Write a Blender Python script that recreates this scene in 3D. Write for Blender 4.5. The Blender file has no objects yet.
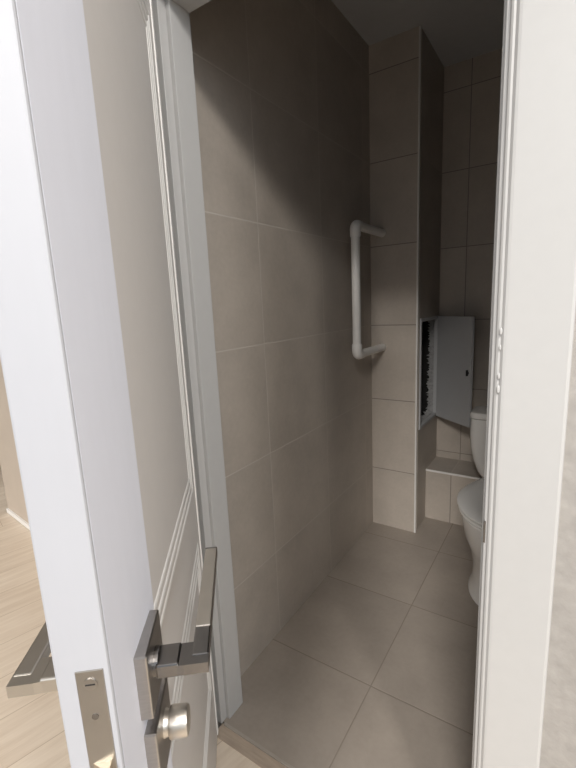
import bpy, bmesh, math, random
from mathutils import Vector, Matrix
random.seed(4)
C = bpy.context.scene.collection
H = 1.28

# ------------------------------------------------------------------ materials
def new_mat(name):
    m = bpy.data.materials.new(name); m.use_nodes = True
    nt = m.node_tree
    b = nt.nodes['Principled BSDF']
    return m, nt, b

def mth(nt, op, a, b=None, c=None):
    n = nt.nodes.new('ShaderNodeMath'); n.operation = op
    for i, v in enumerate((a, b, c)):
        if v is None: continue
        if isinstance(v, (int, float)): n.inputs[i].default_value = v
        else: nt.links.new(v, n.inputs[i])
    return n.outputs[0]

def mixc(nt, f, a, b):
    n = nt.nodes.new('ShaderNodeMix'); n.data_type = 'RGBA'
    for s, v in ((0, f), (6, a), (7, b)):
        if isinstance(v, (int, float)): n.inputs[s].default_value = v
        elif isinstance(v, tuple): n.inputs[s].default_value = (*v, 1)
        else: nt.links.new(v, n.inputs[s])
    return n.outputs[2]

def noise(nt, vec, scale, detail=4, rough=0.55):
    n = nt.nodes.new('ShaderNodeTexNoise')
    n.inputs['Scale'].default_value = scale; n.inputs['Detail'].default_value = detail
    n.inputs['Roughness'].default_value = rough
    nt.links.new(vec, n.inputs['Vector'])
    return n.outputs['Fac']

def ramp(nt, fac, lo, hi, a=0.0, b=1.0):
    n = nt.nodes.new('ShaderNodeMapRange')
    nt.links.new(fac, n.inputs['Value'])
    n.inputs['From Min'].default_value = lo; n.inputs['From Max'].default_value = hi
    n.inputs['To Min'].default_value = a; n.inputs['To Max'].default_value = b
    return n.outputs[0]

def coords(nt, stretch=(1, 1, 1)):
    t = nt.nodes.new('ShaderNodeTexCoord')
    mp = nt.nodes.new('ShaderNodeMapping'); mp.inputs['Scale'].default_value = stretch
    nt.links.new(t.outputs['Object'], mp.inputs['Vector'])
    return t.outputs['Object'], mp.outputs['Vector']

def bump(nt, b, h, strength, dist):
    n = nt.nodes.new('ShaderNodeBump'); n.inputs['Strength'].default_value = strength
    n.inputs['Distance'].default_value = dist
    nt.links.new(h, n.inputs['Height']); nt.links.new(n.outputs[0], b.inputs['Normal'])

def plain(name, col, rough=0.5, metal=0.0, var=0.04, scale=30, bmp=0.0, spec=0.5, stretch=(1, 1, 1), coat=0.0):
    m, nt, b = new_mat(name)
    o, v = coords(nt, stretch)
    f = noise(nt, v, scale)
    k = ramp(nt, f, 0.3, 0.7, 1 - var, 1 + var)
    c = nt.nodes.new('ShaderNodeVectorMath'); c.operation = 'SCALE'
    c.inputs[0].default_value = col; nt.links.new(k, c.inputs['Scale'])
    nt.links.new(c.outputs[0], b.inputs['Base Color'])
    b.inputs['Roughness'].default_value = rough; b.inputs['Metallic'].default_value = metal
    b.inputs['Specular IOR Level'].default_value = spec
    b.inputs['Coat Weight'].default_value = coat
    if bmp: bump(nt, b, f, bmp, 0.002)
    return m

def tile(name, ax, u0, su, v0, sv, col, grout, gw=0.0022, rough=0.42):
    """square stone-look tiles; ax = the two object axes the grid runs on"""
    m, nt, b = new_mat(name)
    o, v = coords(nt)
    s = nt.nodes.new('ShaderNodeSeparateXYZ'); nt.links.new(o, s.inputs[0])
    U = mth(nt, 'SUBTRACT', s.outputs['XYZ'.index(ax[0])], u0)
    V = mth(nt, 'SUBTRACT', s.outputs['XYZ'.index(ax[1])], v0)
    d = mth(nt, 'MINIMUM', mth(nt, 'PINGPONG', U, su / 2), mth(nt, 'PINGPONG', V, sv / 2))
    g = ramp(nt, d, gw * 0.6, gw * 1.3, 1, 0)
    # a tone of its own for each tile
    iu = mth(nt, 'FLOOR', mth(nt, 'DIVIDE', U, su)); iv = mth(nt, 'FLOOR', mth(nt, 'DIVIDE', V, sv))
    cx = nt.nodes.new('ShaderNodeCombineXYZ'); nt.links.new(iu, cx.inputs[0]); nt.links.new(iv, cx.inputs[1])
    wn = nt.nodes.new('ShaderNodeTexWhiteNoise'); nt.links.new(cx.outputs[0], wn.inputs['Vector'])
    off = nt.nodes.new('ShaderNodeVectorMath'); off.operation = 'MULTIPLY_ADD'
    nt.links.new(cx.outputs[0], off.inputs[0]); off.inputs[1].default_value = (7.3, 3.1, 5.7); nt.links.new(o, off.inputs[2])
    n1 = noise(nt, off.outputs[0], 5.0, 6, 0.6); n2 = noise(nt, off.outputs[0], 60, 3)
    k = mth(nt, 'ADD', ramp(nt, n1, 0.3, 0.7, 0.90, 1.08), ramp(nt, n2, 0.3, 0.7, -0.03, 0.03))
    k = mth(nt, 'ADD', k, ramp(nt, wn.outputs['Value'], 0, 1, -0.03, 0.03))
    c = nt.nodes.new('ShaderNodeVectorMath'); c.operation = 'SCALE'
    c.inputs[0].default_value = col; nt.links.new(k, c.inputs['Scale'])
    nt.links.new(mixc(nt, g, c.outputs[0], grout), b.inputs['Base Color'])
    nt.links.new(ramp(nt, g, 0, 1, rough, 0.9), b.inputs['Roughness'])
    b.inputs['Specular IOR Level'].default_value = 0.3
    h = mth(nt, 'ADD', ramp(nt, d, 0, gw * 2, 0, 1), mth(nt, 'MULTIPLY', n2, 0.03))
    bump(nt, b, h, 0.35, 0.0015)
    return m

def laminate():
    m, nt, b = new_mat('oak_laminate')
    o, v = coords(nt)
    rot = nt.nodes.new('ShaderNodeMapping'); rot.inputs['Rotation'].default_value = (0, 0, math.radians(14))
    nt.links.new(o, rot.inputs['Vector'])
    s = nt.nodes.new('ShaderNodeSeparateXYZ'); nt.links.new(rot.outputs[0], s.inputs[0])
    U = s.outputs[0]; W = 0.19; L = 1.28
    iu = mth(nt, 'FLOOR', mth(nt, 'DIVIDE', U, W))
    V = mth(nt, 'ADD', s.outputs[1], mth(nt, 'MULTIPLY', iu, 0.47))
    iv = mth(nt, 'FLOOR', mth(nt, 'DIVIDE', V, L))
    d = mth(nt, 'MINIMUM', mth(nt, 'PINGPONG', U, W / 2), mth(nt, 'PINGPONG', V, L / 2))
    cx = nt.nodes.new('ShaderNodeCombineXYZ'); nt.links.new(iu, cx.inputs[0]); nt.links.new(iv, cx.inputs[1])
    wn = nt.nodes.new('ShaderNodeTexWhiteNoise'); nt.links.new(cx.outputs[0], wn.inputs['Vector'])
    off = nt.nodes.new('ShaderNodeVectorMath'); off.operation = 'MULTIPLY_ADD'
    nt.links.new(cx.outputs[0], off.inputs[0]); off.inputs[1].default_value = (3.3, 5.1, 1.7); nt.links.new(rot.outputs[0], off.inputs[2])
    st = nt.nodes.new('ShaderNodeMapping'); st.inputs['Scale'].default_value = (9, 0.9, 1); nt.links.new(off.outputs[0], st.inputs['Vector'])
    g1 = noise(nt, st.outputs[0], 3.0, 8, 0.65)
    st2 = nt.nodes.new('ShaderNodeMapping'); st2.inputs['Scale'].default_value = (60, 2.5, 1); nt.links.new(off.outputs[0], st2.inputs['Vector'])
    g2 = noise(nt, st2.outputs[0], 2.0, 4)
    f = mth(nt, 'ADD', ramp(nt, g1, 0.3, 0.7, 0, 0.8), ramp(nt, g2, 0.3, 0.7, -0.15, 0.15))
    f = mth(nt, 'ADD', f, ramp(nt, wn.outputs['Value'], 0, 1, -0.15, 0.2))
    c = mixc(nt, f, (0.64, 0.53, 0.42), (0.80, 0.70, 0.58))
    e = ramp(nt, d, 0.0006, 0.0018, 1, 0)
    nt.links.new(mixc(nt, e, c, (0.45, 0.35, 0.26)), b.inputs['Base Color'])
    b.inputs['Roughness'].default_value = 0.45
    return m

TILE = (0.455, 0.405, 0.355); GROUT = (0.54, 0.495, 0.445)
FTILE = (0.335, 0.292, 0.252); FGROUT = (0.235, 0.20, 0.168)
M = dict(
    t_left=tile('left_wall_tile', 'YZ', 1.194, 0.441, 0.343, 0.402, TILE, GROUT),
    t_right=tile('right_wall_tile_darkened', 'YZ', 1.194, 0.441, 0.343, 0.402, (0.13, 0.116, 0.103), (0.16, 0.145, 0.13)),  # unseen wall, its tile darkened to cut bounced light in the room
    t_back=tile('back_wall_tile', 'XZ', -0.498, 0.441, 0.343, 0.402, (0.49, 0.434, 0.378), (0.24, 0.21, 0.185)),
    t_side=tile('chase_tile', 'YZ', 2.166, 0.441, 0.343, 0.402, TILE, GROUT),
    t_floor=tile('floor_tile', 'XY', -0.480, 0.450, 1.142, 0.450, FTILE, FGROUT, 0.0020, 0.38),
    t_sill=tile('ledge_tile', 'XY', -0.50, 0.441, 2.6, 0.441, TILE, GROUT),
    ceil=plain('ceiling_white', (0.54, 0.54, 0.545), 0.8, var=0.02),
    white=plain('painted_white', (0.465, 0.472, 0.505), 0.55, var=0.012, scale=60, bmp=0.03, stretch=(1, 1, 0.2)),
    lit_strip=plain('stile_lit_white', (0.75, 0.765, 0.84), 0.5, var=0.012, scale=60, bmp=0.03, stretch=(1, 1, 0.2)),  # brighter and bluer than the leaf: light on the strip put into its colour
    frame=plain('frame_white', (0.485, 0.481, 0.474), 0.45, var=0.012, scale=40),
    skin=plain('door_panel_shaded', (0.66, 0.63, 0.605), 0.42, var=0.012, scale=30),  # greyer tone puts the shade on the rest of the face into colour
    mould=plain('moulding_white', (0.84, 0.825, 0.80), 0.38, var=0.01),
    steel=plain('brushed_nickel', (0.46, 0.44, 0.42), 0.30, 1.0, var=0.05, scale=50, stretch=(1, 1, 8)),
    dark=plain('dark_nickel', (0.27, 0.262, 0.258), 0.26, 1.0, var=0.05, scale=60),
    satin=plain('satin_nickel', (0.74, 0.70, 0.64), 0.38, 1.0, var=0.03),
    plate=plain('lock_plate_metal', (0.44, 0.415, 0.385), 0.42, 1.0, var=0.03),
    brass=plain('pale_brass', (0.62, 0.56, 0.46), 0.25, 1.0, var=0.02),
    pvc=plain('white_plastic_pipe', (0.88, 0.86, 0.83), 0.38, var=0.015),
    ceramic=plain('white_ceramic', (0.80, 0.785, 0.76), 0.16, var=0.008, coat=0.3),
    seat=plain('white_seat_plastic', (0.80, 0.79, 0.77), 0.28, var=0.008),
    hatch=plain('hatch_white', (0.44, 0.44, 0.445), 0.5, var=0.015),
    foam=plain('rough_plaster', (0.33, 0.325, 0.32), 0.9, var=0.2, scale=80, bmp=0.5),
    shaft=plain('shaft_dark', (0.035, 0.033, 0.032), 0.95, var=0.2),  # near-black inside of the pipe shaft
    lead=plain('cast_iron_pipe', (0.10, 0.095, 0.09), 0.6, var=0.2),
    black=plain('black_plastic', (0.02, 0.02, 0.021), 0.4),
    trim=plain('light_tile_trim', (0.74, 0.72, 0.69), 0.45, var=0.02),
    paper=plain('grey_beige_wallpaper', (0.34, 0.32, 0.298), 0.85, var=0.10, scale=38, bmp=0.9),
    hallwall=plain('beige_paint', (0.50, 0.43, 0.36), 0.8, var=0.03, scale=8),
    hallpaint=plain('hall_paint', (0.66, 0.64, 0.61), 0.85, var=0.03, scale=8),
    sill=plain('threshold_wood', (0.42, 0.34, 0.27), 0.5, var=0.12, scale=14, stretch=(1, 8, 1)),
    caulk=plain('sealant', (0.36, 0.32, 0.28), 0.6, var=0.05),
    lam=laminate(),
)

# ------------------------------------------------------------------ mesh helpers
def box(bm, x0, x1, y0, y1, z0, z1, bev=0.0, seg=2):
    r = bmesh.ops.create_cube(bm, size=1)
    vs = r['verts']
    bmesh.ops.scale(bm, vec=(x1 - x0, y1 - y0, z1 - z0), verts=vs)
    bmesh.ops.translate(bm, vec=((x0 + x1) / 2, (y0 + y1) / 2, (z0 + z1) / 2), verts=vs)
    if bev:
        es = list({e for v in vs for e in v.link_edges})
        bmesh.ops.bevel(bm, geom=es, offset=bev, segments=seg, affect='EDGES', profile=0.5)

def prism(bm, pts, axis, a, b):
    """polygon pts (2-D) swept along axis from a to b"""
    def p3(p, t):
        return {'x': (t, p[0], p[1]), 'y': (p[0], t, p[1]), 'z': (p[0], p[1], t)}[axis]
    A = [bm.verts.new(p3(p, a)) for p in pts]; B = [bm.verts.new(p3(p, b)) for p in pts]
    n = len(pts)
    bm.faces.new(A[::-1]); bm.faces.new(B)
    for i in range(n): bm.faces.new((A[i], A[(i + 1) % n], B[(i + 1) % n], B[i]))

def loft(bm, rings, cap0=True, cap1=True):
    R = [[bm.verts.new(p) for p in r] for r in rings]
    n = len(R[0])
    for a, b in zip(R, R[1:]):
        for i in range(n): bm.faces.new((a[i], a[(i + 1) % n], b[(i + 1) % n], b[i]))
    if cap0: bm.faces.new(R[0][::-1])
    if cap1: bm.faces.new(R[-1])

def cyl(bm, p0, p1, r0, r1=None, n=24, bev=0.0):
    p0, p1 = Vector(p0), Vector(p1); r1 = r0 if r1 is None else r1
    d = (p1 - p0); L = d.length; d.normalize()
    q = Vector((0, 0, 1)).rotation_difference(d)
    prof = [(0, r0), (L, r1)]
    if bev: prof = [(0, r0 - bev), (bev * .3, r0 - bev * .3), (bev, r0), (L - bev, r1), (L - bev * .3, r1 - bev * .3), (L, r1 - bev)]
    loft(bm, [[p0 + q @ Vector((math.cos(2 * math.pi * i / n) * r, math.sin(2 * math.pi * i / n) * r, t)) for i in range(n)] for t, r in prof])

def tube(bm, path, r, n=20):
    rings = []
    P = [Vector(p) for p in path]
    for i, p in enumerate(P):
        d = (P[min(i + 1, len(P) - 1)] - P[max(i - 1, 0)]).normalized()
        s = d.cross(Vector((1, 0, 0))).normalized(); t = d.cross(s)
        rr = r[i] if isinstance(r, list) else r
        rings.append([p + s * math.cos(2 * math.pi * k / n) * rr + t * math.sin(2 * math.pi * k / n) * rr for k in range(n)])
    loft(bm, rings)

def obj(name, fill, mat, parent=None, smooth=False):
    bm = bmesh.new(); fill(bm)
    bmesh.ops.recalc_face_normals(bm, faces=bm.faces)
    me = bpy.data.meshes.new(name); bm.to_mesh(me); bm.free()
    me.materials.append(mat)
    if smooth:
        for p in me.polygons: p.use_smooth = True
        me.set_sharp_from_angle(angle=math.radians(38))
    o = bpy.data.objects.new(name, me); C.objects.link(o)
    if parent: o.parent = parent
    return o

def boxes(*L, bev=0.0):
    def f(bm):
        for b in L: box(bm, *b[:6], bev=bev)
    return f

def struct(name, fill, mat, parent=None):
    o = obj(name, fill, mat, parent)
    if not parent: o['kind'] = 'structure'
    return o

def empty(name, loc, rz=0.0):
    o = bpy.data.objects.new(name, None); C.objects.link(o)
    o.empty_display_size = 0.1; o.location = loc; o.rotation_euler = (0, 0, rz)
    return o

def tag(o, label, cat, group=None, kind=None):
    o['label'] = label; o['category'] = cat
    if group: o['group'] = group
    if kind: o['kind'] = kind
    return o

# ------------------------------------------------------------------ toilet room shell
CE = 2.477; CH = 3.40
XL, XR, YB, YF = -0.885, 0.13, 2.166, 2.60
XC = -0.638                                            # right side of the boxed pipe chase
struct('floor', boxes((XL - .08, XR + .08, 0.79, YF + .08, -.10, 0.0)), M['t_floor'])
struct('floor_hall', boxes((-7.0, 3.2, -1.7, 0.768, -.10, -0.004), (-7.0, -1.33, 0.768, 2.0, -.10, -0.004)), M['lam'])
struct('wall_left', boxes((XL - .08, XL, 0.87, YB + .03, 0, CE)), M['t_left'])
struct('wall_chase_front', boxes((XL, XC - .004, YB, YB + .03, 0, CE)), M['t_back'])
HY0, HY1, HZ0, HZ1 = 2.215, 2.555, 0.585, 1.170         # hatch opening in the chase side
struct('wall_chase_side', boxes((XC - .03, XC, YB + .03, YF, 0, HZ0), (XC - .03, XC, YB + .03, YF, HZ1, CE),
       (XC - .03, XC, YB + .03, HY0, HZ0, HZ1), (XC - .03, XC, HY1, YF, HZ0, HZ1)), M['t_side'])
struct('wall_chase_back', boxes((XL - .08, XC - .03, YF, YF + .08, 0, CE), (XL - .08, XL, YB + .03, YF, 0, CE)), M['shaft'])
struct('wall_back', boxes((XC - .03, XR + .08, YF, YF + .08, 0, CE)), M['t_back'])
struct('wall_right_unseen', boxes((XR, XR + .08, 0.87, YF, 0, CE)), M['t_right'])
struct('ceiling', boxes((XL - .08, XR + .08, 0.87, YF + .08, CE, CE + .08)), M['ceil'])
struct('trim_1', boxes((XC - .006, XC + .0025, YB - .0025, YB + .006, 0, CE), bev=.001), M['trim'])
# low tiled ledge behind the toilet with its light edge strip
lg = struct('wall_ledge', boxes((XC, XR, 2.366, YF, 0, 0.297)), M['t_back'])
obj('ledge_top', boxes((XC, XR, 2.370, YF, 0.297, 0.301)), M['t_sill'], lg)
obj('edge_trim', boxes((XC, XR, 2.361, 2.370, 0.292, 0.303), bev=.002), M['trim'], lg)

# ------------------------------------------------------------------ partition with the doorway, hall side
struct('wall_front', boxes((-1.35, -0.850, 0.765, 0.87, 0, CH), (-0.062, 3.2, 0.765, 0.87, 0, CH), (-0.850, -0.062, 0.765, 0.87, 2.03, CH)), M['paper'])
HW = lambda x: 1.148 - 0.1134 * (x + 3.047)
def hall_left(bm):
    prism(bm, [(-3.047, HW(-3.047)), (-1.35, HW(-1.35)), (-1.35, HW(-1.35) + .12), (-3.047, HW(-3.047) + .12)], 'z', 0, CH)
    box(bm, -1.47, -1.35, 0.87, HW(-1.35) + .01, 0, CH)
struct('wall_hall_left', hall_left, M['hallwall'])
struct('wall_hall_far', boxes((-7.1, -3.05, 1.90, 2.0, 0, CH), (-7.1, -7.0, -1.7, 1.90, 0, CH)), M['hallwall'])
struct('baseboard_left', lambda bm: prism(bm, [(-3.055, HW(-3.055) - .010), (-1.35, HW(-1.35) - .010), (-1.35, HW(-1.35)), (-3.047, HW(-3.047)), (-3.047, HW(-3.047) + .12), (-3.055, HW(-3.055) + .12)], 'z', 0, 0.028), M['mould'])
# unseen hall back wall, mostly left open to let sky light in
struct('wall_hall_back_unseen', boxes((-7.0, -3.2, -1.7, -1.6, 0, CH), (3.1, 3.2, -1.7, -1.6, 0, CH), (-3.2, 3.1, -1.7, -1.6, 0, .70), (-3.2, 3.1, -1.7, -1.6, 3.32, CH)), M['hallpaint'])
struct('wall_hall_right_unseen', boxes((3.2, 3.3, -1.7, -1.45, 0, CH), (3.2, 3.3, 0.2, 0.87, 0, CH), (3.2, 3.3, -1.45, 0.2, 0, 2.05), (3.2, 3.3, -1.45, 0.2, 3.2, CH)), M['hallpaint'])  # unseen wall, opening made for the added side light
struct('ceiling_hall', boxes((-7.1, 3.3, -1.7, 0.765, CH, CH + .08), (-7.1, -1.35, .765, 2.0, CH, CH + .08)), M['hallpaint'])

# door frame: jambs with rebate and stop, head
def frame(bm):
    # left jamb, right jamb, head: stop part (deep) and rebate part
    box(bm, -0.850, -0.815, 0.806, 0.872, 0, 2.03, .0015); box(bm, -0.850, -0.827, 0.781, 0.806, 0, 2.03, .0015)
    box(bm, -0.112, -0.062, 0.806, 0.872, 0, 2.03, .0015); box(bm, -0.102, -0.062, 0.760, 0.806, 0, 2.03, .0015)
    box(bm, -0.815, -0.112, 0.806, 0.872, 1.982, 2.03, .0015); box(bm, -0.827, -0.102, 0.762, 0.806, 1.994, 2.03, .0015)
fr = struct('trim_2', frame, M['frame'])
obj('strike_plate', boxes((-0.1030, -0.0992, 0.7588, 0.790, 0.846, 0.888), bev=.0006), M['dark'], fr)
def drips(bm):
    for z, s in ((1.222, .0030), (1.196, .0022), (1.150, .0026), (1.128, .0034)):
        v = bmesh.ops.create_icosphere(bm, subdivisions=2, radius=s)['verts']
        bmesh.ops.scale(bm, vec=(.8, .5, 2.2), verts=v); bmesh.ops.translate(bm, vec=(-0.0885, 0.7495, z), verts=v)
def casing_r(bm):
    prism(bm, [(-0.0965, 0.765), (-0.0965, 0.757), (-0.0945, 0.754), (-0.0915, 0.7525), (-0.0885, 0.7535), (-0.087, 0.752), (-0.084, 0.7495), (-0.080, 0.749),
               (0.003, 0.749), (0.007, 0.751), (0.008, 0.755), (0.008, 0.765)], 'z', 0, 2.10)
cr = struct('trim_3', casing_r, M['frame'])
obj('paint_drip', drips, M['frame'], cr, True)
def casing_l(bm):
    prism(bm, [(-0.8325, 0.765), (-0.8325, 0.757), (-0.837, 0.752), (-0.845, 0.749), (-0.930, 0.749), (-0.935, 0.755), (-0.935, 0.765)], 'z', 0, 2.10)
struct('trim_4', casing_l, M['frame'])
struct('trim_5', boxes((-0.935, 0.008, 0.749, 0.765, 2.0, 2.10), bev=.003), M['frame'])
# threshold
th = struct('trim_6', boxes((-0.827, -0.102, 0.745, 0.786, -.02, -0.002)), M['sill'])
obj('edge_bar', boxes((-0.820, -0.102, 0.782, 0.791, -.01, 0.0025), bev=.001), M['caulk'], th)

# ------------------------------------------------------------------ the door, opened towards the hall
A = Vector((-.816, .755, 0))
door = empty('door_1', A, math.radians(-50))
door['kind'] = 'structure'; tag(door, 'white panelled door standing half open at the left of the doorway', 'door')
W = 0.744; TS = 0.585
def leaf(bm):
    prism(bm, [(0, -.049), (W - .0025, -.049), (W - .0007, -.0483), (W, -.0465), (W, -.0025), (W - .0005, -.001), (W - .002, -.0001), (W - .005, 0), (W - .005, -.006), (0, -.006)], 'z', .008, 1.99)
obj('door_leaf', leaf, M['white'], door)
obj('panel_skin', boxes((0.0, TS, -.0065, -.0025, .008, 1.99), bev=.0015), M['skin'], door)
def lit_strip(bm):
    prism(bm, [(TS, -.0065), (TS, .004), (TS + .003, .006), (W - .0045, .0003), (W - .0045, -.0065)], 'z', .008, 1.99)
obj('lock_side_lit_strip', lit_strip, M['lit_strip'], door)  # tilted, brighter strip stands for the lit band along the lock side
def bead(bm, horizontal, c, a, b, w=.0062, h=.0026):
    pr = [(c - w, -.003), (c - w * .6, -.003 + h * .75), (c, -.003 + h), (c + w * .6, -.003 + h * .75), (c + w, -.003)]
    if horizontal: prism(bm, [(p[1], p[0]) for p in pr], 'x', a, b)
    else: prism(bm, pr, 'z', a, b)
def panel(z0, z1, ua=0.057, ub=TS):
    def f(bm):
        for k in range(3):
            o = k * .0235
            bead(bm, False, ua + o, z0 + o - .006, z1 - o + .006)
            bead(bm, True, z0 + o, ua + o, ub); bead(bm, True, z1 - o, ua + o, ub)
    return f
obj('panel_moulding', panel(0.822, 1.892), M['mould'], door)
obj('panel_moulding', panel(0.22, 0.665), M['mould'], door)
def hinge(z):
    def f(bm):
        cyl(bm, (-.008, -.052, z - .045), (-.008, -.052, z + .045), .007, n=14, bev=.001)
        box(bm, -.008, .0, -.050, -.030, z - .04, z + .04)
    return f
obj('edge_highlight', boxes((-.001, .014, -.049, .0005, .008, 1.99), bev=.002), M['mould'], door)  # white lip paints in the light caught by the rounded hinge edge
for z in (.25, 1.05, 1.78): obj('hinge', hinge(z), M['steel'], door, True)
# inner handle set
ros = obj('rosette', boxes((0.606, 0.683, .001, .0165, 0.824, 0.906), bev=.0018), M['steel'], door)
def lever(zc, u0, u1, s, n0, ln):
    """neck out of the rosette and a flat grip towards the hinges; s = +1 inside, -1 outside"""
    def f(bm):
        nn = lambda v: n0 + s * v
        def bx(ua, ub, na, nb, za, zb, bev):
            a, b = sorted((nn(na), nn(nb))); box(bm, ua, ub, a, b, za, zb, bev)
        cyl(bm, (u1 - .019, nn(.010), zc), (u1 - .019, nn(.022), zc), .0165, n=28)
        bx(u1 - .034, u1 - .001, .020, .046, zc - .009, zc + .009, .002)
        prism(bm, [(u1 - .034, nn(.044)), (u1 - .001, nn(.044)), (u1, nn(.052)), (u1, nn(ln)), (u1 - .030, nn(ln)), (u1 - .034, nn(.060))], 'z', zc - .0072, zc + .0065)
        bx(u0, u1 - .012, ln - .020, ln, zc - .008, zc + .0075, .002)
    return f
obj('lever', lever(0.869, 0.425, 0.668, 1, .0, .080), M['dark'], ros)
obj('lever_glint', boxes((0.432, 0.610, .0608, .0792, 0.8755, 0.8778), bev=.0006), M['satin'], ros)  # pale strip paints in the reflection on top of the grip
tp = obj('thumbturn_plate', boxes((0.602, 0.682, .001, .0165, 0.718, 0.802), bev=.0018), M['steel'], door)
def knob(bm):
    cyl(bm, (.638, .014, .768), (.638, .024, .768), .0165, .0135, 28)
    cyl(bm, (.638, .022, .768), (.638, .046, .768), .0185, .0175, 32, .0035)
obj('thumbturn_knob', knob, M['satin'], tp, True)
# outer handle set
ro = obj('rosette', boxes((0.606, 0.683, -.060, -.044, 0.846, 0.928), bev=.0018), M['steel'], door)
obj('lever', lever(0.897, 0.445, 0.695, -1, -.045, .078), M['satin'], ro)
kp = obj('keyhole_plate', boxes((0.602, 0.682, -.060, -.044, 0.738, 0.822), bev=.0018), M['steel'], door)
# lock face plate on the door edge
fp = obj('lock_faceplate', boxes((W - .001, W + .0012, -.0305, -.0055, 0.735, 0.955), bev=.0005), M['plate'], door)
def screw(bm):
    cyl(bm, (W + .0008, -.0180, .941), (W + .0022, -.0180, .941), .0062, n=24)
sc = obj('screw', screw, M['steel'], fp, True)
obj('screw_slot', boxes((W + .0018, W + .0024, -.0225, -.0135, .9402, .9418)), M['black'], sc)
obj('screw', lambda bm: cyl(bm, (W + .0008, -.0180, .905), (W + .0018, -.0180, .905), .0032, n=18), M['dark'], fp, True)
def latch(bm):
    prism(bm, [(W, -.0285), (W + .0105, -.0120), (W + .0105, -.0095), (W, -.0095)], 'z', .812, .852)
obj('latch_bolt', latch, M['brass'], fp)

# ------------------------------------------------------------------ white pipe grab bar
gb = empty('grab_bar', (-0.822, YB, 1.03))
tag(gb, 'white plastic pipe grab bar mounted upright in the tiled corner', 'grab bar')
GX, GY, GZ0, GZ1, R_ = 0.0, -0.330, 0.0, 0.582, .0198
obj('upright_pipe', lambda bm: cyl(bm, (GX, GY, GZ0 + .02), (GX, GY, GZ1 - .02), R_, n=28), M['pvc'], gb, True)
for z, s in ((GZ0, 1), (GZ1, -1)):
    obj('wall_pipe', lambda bm: cyl(bm, (GX, GY + .02, z), (GX, .002, z), R_, n=28), M['pvc'], gb, True)
    def elbow(bm):
        p = [(GX, GY, z + s * .052), (GX, GY, z + s * .047), (GX, GY, z + s * .022)]
        for k in range(1, 9):
            a = k / 8 * math.pi / 2
            p.append((GX, GY + .022 - .022 * math.cos(a), z + s * (.022 - .022 * math.sin(a))))
        p += [(GX, GY + .047, z), (GX, GY + .052, z)]
        tube(bm, p, [R_ + .0015] + [R_ + .0045] * (len(p) - 2) + [R_ + .0015], 28)
    obj('elbow', elbow, M['pvc'], gb, True)

# ------------------------------------------------------------------ access hatch, door swung open
ah = empty('access_hatch', (XC, HY1, HZ0))
tag(ah, 'open white access hatch in the side of the tiled pipe box', 'access hatch')
def hf(bm):
    w = .013; a, b = -.012, .007; y0, y1, z1 = HY0 - HY1, 0, HZ1 - HZ0
    box(bm, a, b, y0 - .004, y0 + w, -.004, z1 + .004, .001); box(bm, a, b, y1 - w, y1 + .004, -.004, z1 + .004, .001)
    box(bm, a, b, y0 + w, y1 - w, -.004, w, .001); box(bm, a, b, y0 + w, y1 - w, z1 - w, z1 + .004, .001)
obj('hatch_frame', hf, M['hatch'], ah)
def rough_edge(bm):
    n = 90; rng = random.Random(3); zs = [i / n * (HZ1 - HZ0) for i in range(n + 1)]
    A_ = [bm.verts.new((-.012, -.006, z)) for z in zs]
    R_ = [bm.verts.new((-.036 - rng.random() ** 2 * .022, -.006 - rng.random() * .004, z)) for z in zs]
    B_ = [bm.verts.new((-.030, .010, z)) for z in zs]; D_ = [bm.verts.new((-.012, .010, z)) for z in zs]
    for i in range(n):
        for p, q in ((A_, R_), (R_, B_), (B_, D_), (D_, A_)): bm.faces.new((p[i], p[i + 1], q[i + 1], q[i]))
    bm.faces.new((A_[0], R_[0], B_[0], D_[0])); bm.faces.new((A_[n], D_[n], B_[n], R_[n]))
    # broken lower lip
    m = 40; ys = [-.34 + i / m * .335 for i in range(m + 1)]
    A_ = [bm.verts.new((-.012, y, .004)) for y in ys]
    R_ = [bm.verts.new((-.038 - rng.random() * .02, y, .006 + rng.random() * .014 + .02 * max(0, (i - 28) / 12))) for i, y in enumerate(ys)]
    B_ = [bm.verts.new((-.030, y, -.014)) for y in ys]; D_ = [bm.verts.new((-.012, y, -.014)) for y in ys]
    for i in range(m):
        for p, q in ((A_, R_), (R_, B_), (B_, D_), (D_, A_)): bm.faces.new((p[i], p[i + 1], q[i + 1], q[i]))
    bm.faces.new((A_[0], R_[0], B_[0], D_[0])); bm.faces.new((A_[m], D_[m], B_[m], R_[m]))
obj('plaster_reveal', rough_edge, M['foam'], ah)
# leaf: hinged at the back edge of the frame, swung out into the room
hd_ang = math.atan2(2.372 - 2.545, -0.418 + 0.632)
hd = obj('hatch_door', boxes((0.004, 0.282, -.009, .009, -.004, .588), bev=.002), M['hatch'], ah)
hd.location = (.010, -.010, 0); hd.rotation_euler = (0, 0, hd_ang)
def hl(bm):
    cyl(bm, (.262, -.0085, .292), (.262, -.0135, .292), .010, n=20)
    box(bm, .2595, .2665, -.0200, -.0085, .276, .308, .0015)
obj('hatch_latch', hl, M['black'], hd)
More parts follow.
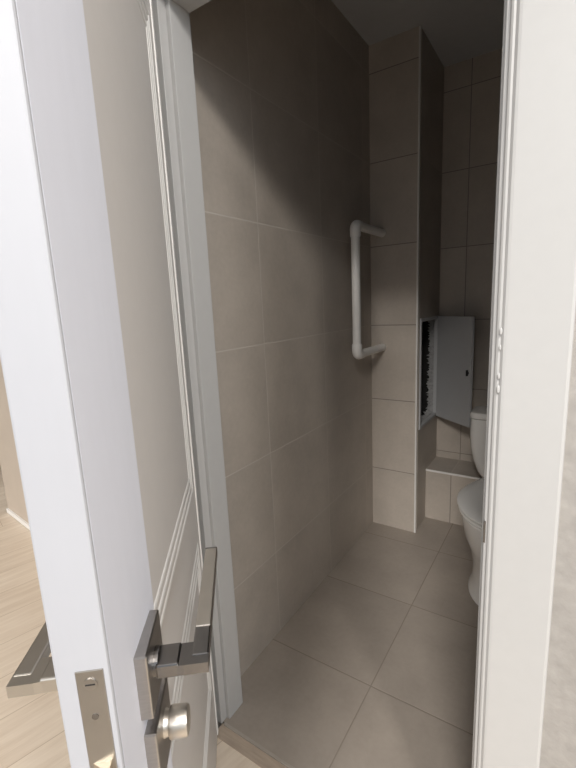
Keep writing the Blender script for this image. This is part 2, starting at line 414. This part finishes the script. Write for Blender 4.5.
# ------------------------------------------------------------------ toilet
TX = -0.173
to = empty('toilet', (TX, 2.0, 0))
tag(to, 'white close-coupled ceramic toilet with closed lid in front of tiled ledge', 'toilet')
def egg(y0, y1, hw, z, wide=0.5, back=0.6, n=48):
    """egg outline: front tip at y0, back at y1, half width hw at fraction wide"""
    P = []
    ym = y0 + (y1 - y0) * wide
    for i in range(n):
        a = 2 * math.pi * i / n
        s, c = math.sin(a), math.cos(a)
        if c >= 0:                                             # towards the front tip
            P.append((hw * s, ym - (ym - y0) * c, z))
        else:
            k = -c
            x = hw * (1 if s >= 0 else -1) * (abs(s) ** back)
            x = x * (1 - (1 - 0.74) * k ** 1.5) if k < .999 else 0
            P.append((x, ym + (y1 - ym) * k, z))
    return P
Y0 = -0.405                                                    # bowl tip
def bowl(bm):
    R = [egg(-.300, .16, .134, 0, .42, .45), egg(-.300, .16, .134, .008, .42, .45), egg(-.290, .16, .127, .020, .42, .45), egg(-.278, .16, .120, .06, .42, .45), egg(-.274, .16, .120, .11, .42, .45),
         egg(-.284, .17, .123, .15, .42, .45), egg(-.322, .19, .134, .22, .43, .5), egg(-.366, .20, .156, .29, .45, .5), egg(-.385, .21, .166, .345, .46, .5),
         egg(-.398, .21, .174, .385, .47, .5), egg(-.400, .21, .175, .400, .47, .5), egg(-.394, .205, .170, .405, .47, .5)]
    loft(bm, R)
obj('bowl', bowl, M['ceramic'], to, True)
def ring(bm, z0, z1, hw, y0, y1):
    loft(bm, [egg(y0 + .006, y1 - .004, hw - .006, z0, .47, .55), egg(y0, y1, hw, z0 + .004, .47, .55), egg(y0, y1, hw, z1 - .004, .47, .55), egg(y0 + .006, y1 - .004, hw - .006, z1, .47, .55)])
obj('seat', lambda bm: ring(bm, .409, .423, .174, Y0 + .004, .10), M['seat'], to, True)
def lid(bm):
    loft(bm, [egg(Y0 + .010, .10, .168, .4290, .47, .55), egg(Y0 - .002, .104, .179, .4325, .47, .55), egg(Y0 - .002, .104, .179, .439, .47, .55),
              egg(Y0 + .012, .096, .168, .446, .47, .55), egg(Y0 + .06, .07, .128, .450, .47, .55), egg(Y0 + .15, .02, .05, .452, .47, .55)])
obj('seat_lid', lid, M['seat'], to, True)
for s in (-1, 1):
    obj('seat_hinge', lambda bm: cyl(bm, (s * .075 - .022, .106, .430), (s * .075 + .022, .106, .430), .011, n=16), M['seat'], to, True)
def rrect(hw, y0, y1, r, z, n=8):
    P = []
    for cx, cy, a0 in ((hw - r, y1 - r, 0), (-hw + r, y1 - r, 90), (-hw + r, y0 + r, 180), (hw - r, y0 + r, 270)):
        for k in range(n):
            a = math.radians(a0 + 90 * k / (n - 1)); P.append((cx + r * math.cos(a), cy + r * math.sin(a), z))
    return P
def tank(bm):
    Y1 = .355
    loft(bm, [rrect(.115, .215, Y1, .03, .345), rrect(.140, .205, Y1, .03, .360), rrect(.168, .198, Y1, .032, .40), rrect(.190, .192, Y1, .034, .46),
              rrect(.203, .188, Y1, .035, .53), rrect(.208, .186, Y1, .035, .60), rrect(.206, .187, Y1, .035, .672), rrect(.202, .189, Y1, .033, .676)])
tk = obj('tank', tank, M['ceramic'], to, True)
obj('tank_lid', lambda bm: loft(bm, [rrect(.203, .188, .356, .033, .678), rrect(.211, .181, .358, .038, .683), rrect(.211, .181, .358, .038, .700), rrect(.205, .187, .352, .036, .710), rrect(.18, .21, .33, .03, .714)]), M['ceramic'], tk, True)
obj('flush_button', lambda bm: cyl(bm, (0, .27, .713), (0, .27, .720), .024, n=28, bev=.002), M['satin'], tk, True)
obj('pedestal_back', lambda bm: loft(bm, [rrect(.11, .10, .345, .03, .0), rrect(.11, .10, .345, .03, .20), rrect(.13, .14, .345, .03, .36)]), M['ceramic'], to, True)
obj('bumper_tab', boxes((-.170, -.166, -.115, -.095, .372, .380), bev=.001), M['trim'], to)

# ------------------------------------------------------------------ light
def area(name, loc, rot, sx, sy, power, col):
    l = bpy.data.lights.new(name, 'AREA'); l.shape = 'RECTANGLE'; l.size = sx; l.size_y = sy
    l.energy = power; l.color = col
    o = bpy.data.objects.new(name, l); C.objects.link(o); o.location = loc; o.rotation_euler = rot
    return o
def sky_light(name, energy, angle, d, col):
    l = bpy.data.lights.new(name, 'SUN'); l.energy = energy; l.angle = math.radians(angle); l.color = col
    o = bpy.data.objects.new(name, l); C.objects.link(o); o.location = Vector(d) * 6
    o.rotation_euler = Vector(d).to_track_quat('Z', 'Y').to_euler()
sky_light('bright_sky', 2.9, 18, (0.225, -0.88, 0.58), (1.0, 0.965, 0.92))
area('added_side_fill', (3.15, -0.62, 2.62), (0, math.radians(90), 0), 1.1, 1.6, 48, (0.93, 0.965, 1.0))  # unseen fill added from the right to brighten the inner door face
l = bpy.data.lights.new('added_hall_lamp', 'POINT'); l.energy = 70; l.shadow_soft_size = 0.09; l.color = (1.0, 0.955, 0.90)  # unseen point light added for the bright patch on the left wall
o = bpy.data.objects.new('added_hall_lamp', l); C.objects.link(o); o.location = (0.76, -0.20, 2.60)
w = bpy.data.worlds.new('World'); bpy.context.scene.world = w; w.use_nodes = True
w.node_tree.nodes['Background'].inputs[0].default_value = (0.75, 0.87, 1.0, 1)
w.node_tree.nodes['Background'].inputs[1].default_value = 0.5

# ------------------------------------------------------------------ camera
yaw, pitch, roll, F = -0.58642608, 0.18634506, -0.04633185, 424.022
f = Vector((math.sin(yaw) * math.cos(pitch), math.cos(yaw) * math.cos(pitch), -math.sin(pitch)))
r = f.cross(Vector((0, 0, 1))).normalized(); u = r.cross(f)
c, s = math.cos(roll), math.sin(roll)
r2 = r * c + u * s; u2 = u * c - r * s
cd = bpy.data.cameras.new('camera'); cam = bpy.data.objects.new('camera', cd); C.objects.link(cam)
cam.matrix_world = Matrix(((r2.x, u2.x, -f.x, 0), (r2.y, u2.y, -f.y, 0), (r2.z, u2.z, -f.z, H), (0, 0, 0, 1)))
cd.sensor_fit = 'VERTICAL'; cd.sensor_height = 24; cd.lens = F / 768 * 24; cd.clip_start = 0.01
bpy.context.scene.camera = cam
vs = bpy.context.scene.view_settings
vs.view_transform = 'Standard'; vs.look = 'None'; vs.gamma = 1; vs.use_curve_mapping = False; vs.exposure = 0.0
